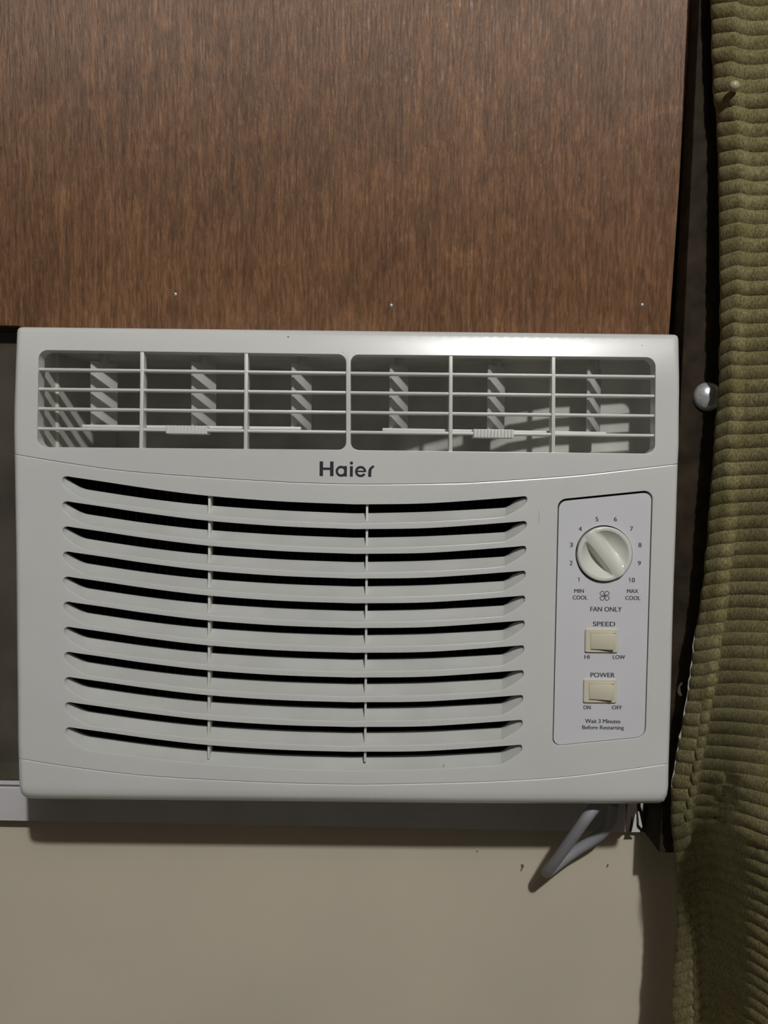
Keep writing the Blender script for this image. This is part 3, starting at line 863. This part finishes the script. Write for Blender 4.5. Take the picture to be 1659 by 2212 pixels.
# ---- rocker switches
def switch(x0, y0, x1, y1, rx0, ry0, rx1, ry1):
    tl = 0.0105
    def sl(x, y): return (x, y + (x - x0) * tl)
    out = rrect(sl(x0, y0), sl(x1, y0), sl(x1 - .8, y1), sl(x0 - .8, y1), 3, 3)
    hole = [sl(rx0, ry0), sl(rx1 + 2.2, ry0), sl(rx1 + 2.2, ry1 + 2.2), sl(rx0, ry1 + 2.2)]
    Yb = YC - 0.0016
    bm = bmesh.new()
    V, F = triangulate(offset(out, -1.2), [hole], [])
    vv = [bm.verts.new(P(x, y, Yb)) for x, y in V]
    for t in F: bm.faces.new([vv[i] for i in t])
    a = [P(x, y, Yb) for x, y in offset(out, -1.2)]; b_ = [P(x, y, Yb) + Vector((0, .0004, 0)) for x, y in out]
    loop_wall(bm, [a, b_, flat_back(b_, YC)])
    hh = [P(x, y, Yb) for x, y in hole]; loop_wall(bm, [hh, back(hh, 0.004)])
    bmesh.ops.remove_doubles(bm, verts=bm.verts, dist=1e-6); bmesh.ops.recalc_face_normals(bm, faces=bm.faces)
    sw = finish('rocker_switch', bm, M_CREAM, AC, 30, 1e-6, True)
    fr = []
    for (x, y, dy) in ((rx0 + .4, ry0 + .6, 0.0000), (rx1, ry0 + .6, -0.0034), (rx1 - 1.0, ry1, -0.0034), (rx0 + .4, ry1, 0.0000)):
        fr.append(P(*sl(x, y), Yb) + Vector((0, dy, 0)))
    finish('rocker', prism_bm(fr, flat_back(fr, YC + 0.002), 0.0004), M_CREAM, sw, 30)
    return sw
switch(1265, 1359, 1335.5, 1409.3, 1275.5, 1367, 1326.5, 1402)
switch(1261.5, 1467.6, 1333, 1518, 1272.5, 1477, 1323, 1510.5)

# ---- casing behind the panel
def casing():
    a, b_ = P(62, 735, YF), P(1425, 1668, YF)
    y0, y1 = YF + 0.048, YF + 0.36
    bm = bmesh.new()
    q = [Vector((a.x, 0, b_.z)), Vector((b_.x - .004, 0, b_.z)), Vector((b_.x - .004, 0, a.z)), Vector((a.x, 0, a.z))]
    f = [Vector((p.x, YF + THICK, p.z)) for p in q]; bk = [Vector((p.x, y1, p.z)) for p in q]
    v = f + bk; fs = [(4, 5, 6, 7)] + [(i, (i + 1) % 4, 4 + (i + 1) % 4, 4 + i) for i in range(4)]
    return mesh('casing', v, fs, M_CASE, AC)
casing()

# ------------------------------------------------------------------ power cord hanging in a loop
def cord():
    pts = [(1330, 1685, -0.040), (1302, 1722, -0.060), (1274, 1757, -0.068), (1250, 1790, -0.064), (1222, 1829, -0.054), (1198, 1862, -0.043), (1184, 1880, -0.034), (1181, 1884, -0.027), (1189, 1879, -0.022), (1212, 1861, -0.019), (1243, 1838, -0.019), (1275, 1818, -0.021), (1300, 1800, -0.024), (1318, 1775, -0.028), (1325, 1735, -0.034)]
    w_ = [tuple(P(x, y, Y)) for x, y, Y in pts]
    path = crom(w_, 6)
    o = finish('power_cord', tube_bm([Vector(p) for p in path], 0.0043, 14), M_CORD, None, 60)
    return tag(o, 'grey power cord looping down the cream wall under the air conditioner', 'cord')
cord()

# ------------------------------------------------------------------ torn tape, metal knob
tape = empty('torn_tape', P(1380, 1797, -0.016), 'torn white tape scraps under the right bottom corner of the air conditioner', 'tape')
for pts in ([(1372.5, 1757), (1374.5, 1759), (1375, 1785), (1377.5, 1790), (1383, 1795), (1382, 1797.5), (1364, 1797.5), (1366, 1790), (1369, 1775)],
            [(1378, 1752), (1381, 1754), (1384, 1768), (1388, 1786), (1385.5, 1789), (1380.5, 1782), (1379.5, 1768)],
            [(1384, 1728), (1390, 1728), (1389.5, 1752), (1387, 1752), (1384.5, 1743)]):
    prism_px('tape_scrap', pts, -0.0150, 0.0006, M_TAPE, tape)
t2 = prism_px('tape_scrap', [(1470, 1476), (1474, 1474), (1474, 1478), (1469, 1484), (1470, 1492), (1474, 1502), (1469, 1504), (1464, 1496), (1465.5, 1484)], -0.0490, 0.0008, M_TAPE, None)
tag(t2, 'small white tape scrap stuck on the dark wooden jamb beside the curtain', 'tape')
kc = P(1528, 857, -0.048); kr = 0.0109
prof = [(kr * 1.0, -0.0002), (kr, 0.0006)] + [(kr * math.cos(t), 0.0006 + 0.0075 * math.sin(t)) for t in np.linspace(0.1, math.pi / 2 - 0.05, 14)] + [(0, 0.0081)]
tag(finish('metal_knob', lathe_bm(prof, kc, 40), M_STEEL, None, 60), 'round silver metal knob on the dark wooden jamb at the curtain edge', 'knob')

# ------------------------------------------------------------------ curtain
def curtain():
    EDGE = [(-3000, 1541), (0, 1541), (150, 1544.6), (190, 1547), (260, 1553.7), (340, 1557), (440, 1559), (540, 1560), (620, 1561.6), (730, 1561), (810, 1558), (860, 1556), (900, 1551), (1005, 1545.5), (1060, 1540), (1125, 1535.6), (1190, 1531),
            (1240, 1525.4), (1290, 1520), (1340, 1512), (1370, 1505), (1420, 1500), (1470, 1494), (1500, 1490), (1570, 1478), (1615, 1470), (1650, 1462), (1700, 1456), (1740, 1454), (1800, 1459), (1860, 1464), (1930, 1467), (1990, 1467), (2030, 1464), (2110, 1457.5), (2212, 1456), (5000, 1450)]
    CREA = [(-3000, 1588), (10, 1587), (100, 1583), (170, 1576), (210, 1579), (270, 1590), (350, 1594), (420, 1595.5), (540, 1595), (610, 1592), (680, 1587.6), (740, 1585), (800, 1581), (860, 1578.5), (940, 1576), (1010, 1569.5), (1090, 1567), (1160, 1562), (1260, 1549), (1330, 1544.6), (1390, 1535.6), (1440, 1530),
            (1505, 1523.5), (1560, 1514), (1615, 1507), (1665, 1497.7), (1710, 1491), (1745, 1485), (1790, 1479), (1845, 1488), (1890, 1494), (1950, 1498), (2050, 1500), (5000, 1500)]
    PITC = [(-3000, 32), (0, 32), (300, 31.5), (600, 30.8), (900, 30), (1200, 29), (1500, 27.2), (1800, 26), (2100, 25.4), (5000, 25)]
    # rib line offset (px, down positive) as a function of distance from the crease; -1 = the edge
    DX = np.array([-1, 0, 6, 15, 30, 60, 90, 130, 180, 300, 520])
    TAB = [(-3000, [3, 0, 5.2, 7, 11, 11, 6, 2, 4, 8, 0]), (0, [3, 0, 5.2, 7, 11, 11, 6, 2, 4, 8, 0]), (300, [4, 0, 3.8, 5, 8, 6, 3, 2, 4, 6, 0]), (600, [13, 0, 3.0, 4, 5, 4, 3, 2, 2, 4, 0]), (900, [13, 0, 0.8, 1, 1, 0, -2, -3, 0, 2, 0]),
           (1200, [8, 0, -2.2, -3, -4, -5, -5, -5, -3, 0, 0]), (1500, [3, 0, -5.2, -7, -9, -10, -8, -4, 2, 8, 10]), (1660, [-4, 0, -6.8, -9, -10, -7, -3, 4, 12, 20, 20]), (1800, [8, 0, -6.0, -8, -13, -14, -8, 6, 26, 50, 50]),
           (2000, [20, 0, -9.0, -12, -18, -13, 4, 32, 66, 110, 120]), (2212, [20, 0, -9.0, -12, -18, -11, 8, 38, 74, 120, 130]), (5000, [18, 0, -7.5, -10, -16, -10, 6, 30, 64, 100, 110])]
    ty = np.array([t[0] for t in TAB]); tv = np.array([t[1] for t in TAB], float)
    ip = lambda T, y: np.interp(y, [t[0] for t in T], [t[1] for t in T])
    GG = [(-3000, .00005), (0, .00006), (400, .00012), (850, .00022), (1350, .00030), (1550, .00047), (1700, .00056), (2212, .00056), (5000, .0004)]   # how steeply the cloth comes forward to the right
    # integrate rib count
    ys = np.arange(-2050, 4050, 2.0); cnt = np.concatenate([[0], np.cumsum(2.0 / ip(PITC, ys[:-1]))])
    off = np.interp(41.0, ys, cnt); cnt = cnt - off         # a valley at py = 41 on the crease
    n0, n1 = math.ceil(cnt[0]), math.floor(cnt[-1])
    fr = np.array([0, .035, .09, .17, .28, .42, .57, .71, .83, .92, .97])
    N = (np.arange(n0, n1)[:, None] + fr[None, :]).ravel()
    pc = np.interp(N, cnt, ys)
    e, c = ip(EDGE, pc), ip(CREA, pc)
    ul = np.array([-1, -.97, -.9, -.78, -.62, -.45, -.3, -.17, -.08]); dr = np.array([0, 3, 7, 12, 18, 25, 33, 42, 52, 63, 75, 88, 102, 117, 133, 150, 170, 195, 225, 260, 300, 350, 410, 480])
    nc = len(ul) + len(dr); nr = len(N)
    wob = 1.6 * np.sin(N * 2.1 + 0.7) * (0.5 + 0.5 * np.sin(N * 0.37))
    POS = np.zeros((nr, nc, 3)); A = np.zeros((nr, nc))
    smooth = lambda a, b, x: np.clip((x - a) / (b - a), 0, 1) ** 2 * (3 - 2 * np.clip((x - a) / (b - a), 0, 1))
    for i in range(nr):
        y = pc[i]; row = np.array([np.interp(y, ty, tv[:, q]) for q in range(len(DX))])
        wdt = c[i] - e[i]
        dx = np.concatenate([ul * wdt, dr]); u = np.concatenate([ul, np.zeros(len(dr))])
        o = np.where(dx < 0, row[0] * (-u) ** 1.2, np.interp(dx, DX[1:], row[1:]))
        bot = float(smooth(1450, 1850, y))
        Ye = -0.0605 - 0.0075 * float(smooth(100, 800, y)) + 0.0110 * float(smooth(1350, 2000, y))
        g = float(ip(GG, y))
        Yl = Ye - 0.0115 * np.clip(1 + u, 0, 1) ** 0.8
        Yr = Ye - 0.0115 - g * 220 * np.tanh(dx / 220) + 0.006 * smooth(0, 24, dx) * (1 - 0.3 * bot) - 0.010 * smooth(40, 140, dx) * (0.5 + bot) + 0.010 * smooth(150, 330, dx) - 0.02 * smooth(330, 480, dx)
        Y = np.where(dx < 0, Yl, Yr) + 0.0008 * np.sin(y * 0.011 + dx * 0.03)
        px = c[i] + dx + np.where(dx < 0, -u * wob[i], 0); py = y + o
        # vectorised P
        d = np.array(fwd)[None, :] + np.array(right)[None, :] * ((px - 829.5) / FPX)[:, None] - np.array(up)[None, :] * ((py - 1106) / FPX)[:, None]
        POS[i] = np.array(CAM)[None, :] + d * ((Y - CAM.y) / d[:, 1])[:, None]
        ph = N[i] - math.floor(N[i])
        A[i] = np.sin(math.pi * ph) ** 0.72 * (1.0 - 0.10 * ph)
        A[i, 0] *= 0.1; A[i, 1] *= 0.45; A[i, 2] *= 0.8
    gr = np.gradient(POS, axis=0); gc = np.gradient(POS, axis=1)
    # the base normal is smoothed along the rows by taking a wide difference
    nrm = np.cross(gc, gr); nrm /= np.linalg.norm(nrm, axis=2, keepdims=True) + 1e-12
    nrm *= np.sign(-nrm[:, :, 1:2] + 1e-9)
    nrm[:, :, 0] *= 0.35
    amp = 0.0041 + 0.0004 * rng.standard_normal(nr // len(fr) + 1).repeat(len(fr))[:nr]
    POS = POS + nrm * (A * amp[:, None])[:, :, None]
    keep = POS[:, 10, 2] > 0.03
    keep &= POS[:, 10, 2] < 2.30
    POS = POS[keep]; nr = len(POS)
    v = POS.reshape(-1, 3)
    # a plain back layer gives the cloth its thickness
    f = []
    for i in range(nr - 1):
        b = i * nc
        f += [(b + q, b + q + 1, b + nc + q + 1, b + nc + q) for q in range(nc - 1)]
    me = bpy.data.meshes.new('cloth'); me.from_pydata(v.tolist(), [], f); me.update()
    me.polygons.foreach_set('use_smooth', [True] * len(me.polygons)); me.materials.append(M_FAB)
    top = Vector(v[(nr // 2) * nc + 12])
    root = empty('curtain', (top.x, -0.08, 0.04), 'olive green ribbed chenille curtain hanging at the right beside the air conditioner', 'curtain')
    o = bpy.data.objects.new('cloth', me); put(o, root); o.location = -root.location
    sd_ = o.modifiers.new('thickness', 'SOLIDIFY'); sd_.thickness = 0.002; sd_.offset = -1 
    # frayed pale edge threads along the lower left border
    bm = bmesh.new(); Z = POS[:, 0]
    zz = [P(1500, yy, -0.076).z for yy in (1360, 1720)]
    idx = [i for i in range(0, nr, 5) if zz[1] < Z[i, 2] < zz[0]]
    pts = [Vector(Z[i]) + Vector((-0.0013 - 0.0013 * random.random(), -0.0010 * random.random() - 0.0012, 0.0006 * random.random())) for i in idx]
    tube_bm(pts, [0.0004 + 0.0008 * random.random() for _ in pts], 5, bm)
    finish('frayed_edge', bm, M_FRAY, root, 60)
    b = P(1586, 186, -0.0815)
    bm = bmesh.new(); bmesh.ops.create_uvsphere(bm, u_segments=16, v_segments=10, radius=0.0036, matrix=Matrix.Translation(b))
    finish('bead', bm, M_BEAD, root, 60)
    return root, top
cur, ctop = curtain()
# rod above the frame that carries the curtain
rod = empty('curtain_rod', (0.42, -0.10, 2.31), 'plain metal curtain rod above the curtain', 'rod')
finish('tube', tube_bm([Vector((-0.9, -0.10, 2.312)), Vector((0.9, -0.10, 2.312))], 0.009, 16), M_LAMP, rod)
for x in (-0.85, 0.85):
    finish('bracket', tube_bm([Vector((x, -0.10, 2.312)), Vector((x, 0.001, 2.312))], 0.006, 10), M_LAMP, rod)

# ------------------------------------------------------------------ ceiling lamp above and behind the viewer
lamp = empty('ceiling_lamp', (LAMP.x, LAMP.y, ZC), 'bare bulb ceiling lamp behind the viewer', 'lamp')
def lamp_parts():
    bm = bmesh.new()
    c = Vector((LAMP.x, LAMP.y, ZC))
    tube_bm([c + Vector((0, 0, -0.001)), c + Vector((0, 0, -0.02))], 0.05, 24, bm)
    finish('rose', bm, M_LAMP, lamp)
    finish('holder', tube_bm([c + Vector((0, 0, -0.02)), c + Vector((0, 0, -0.075))], [0.022, 0.018], 20), M_LAMP, lamp)
lamp_parts()
lo.parent = lamp; lo.location = LAMP - lamp.location
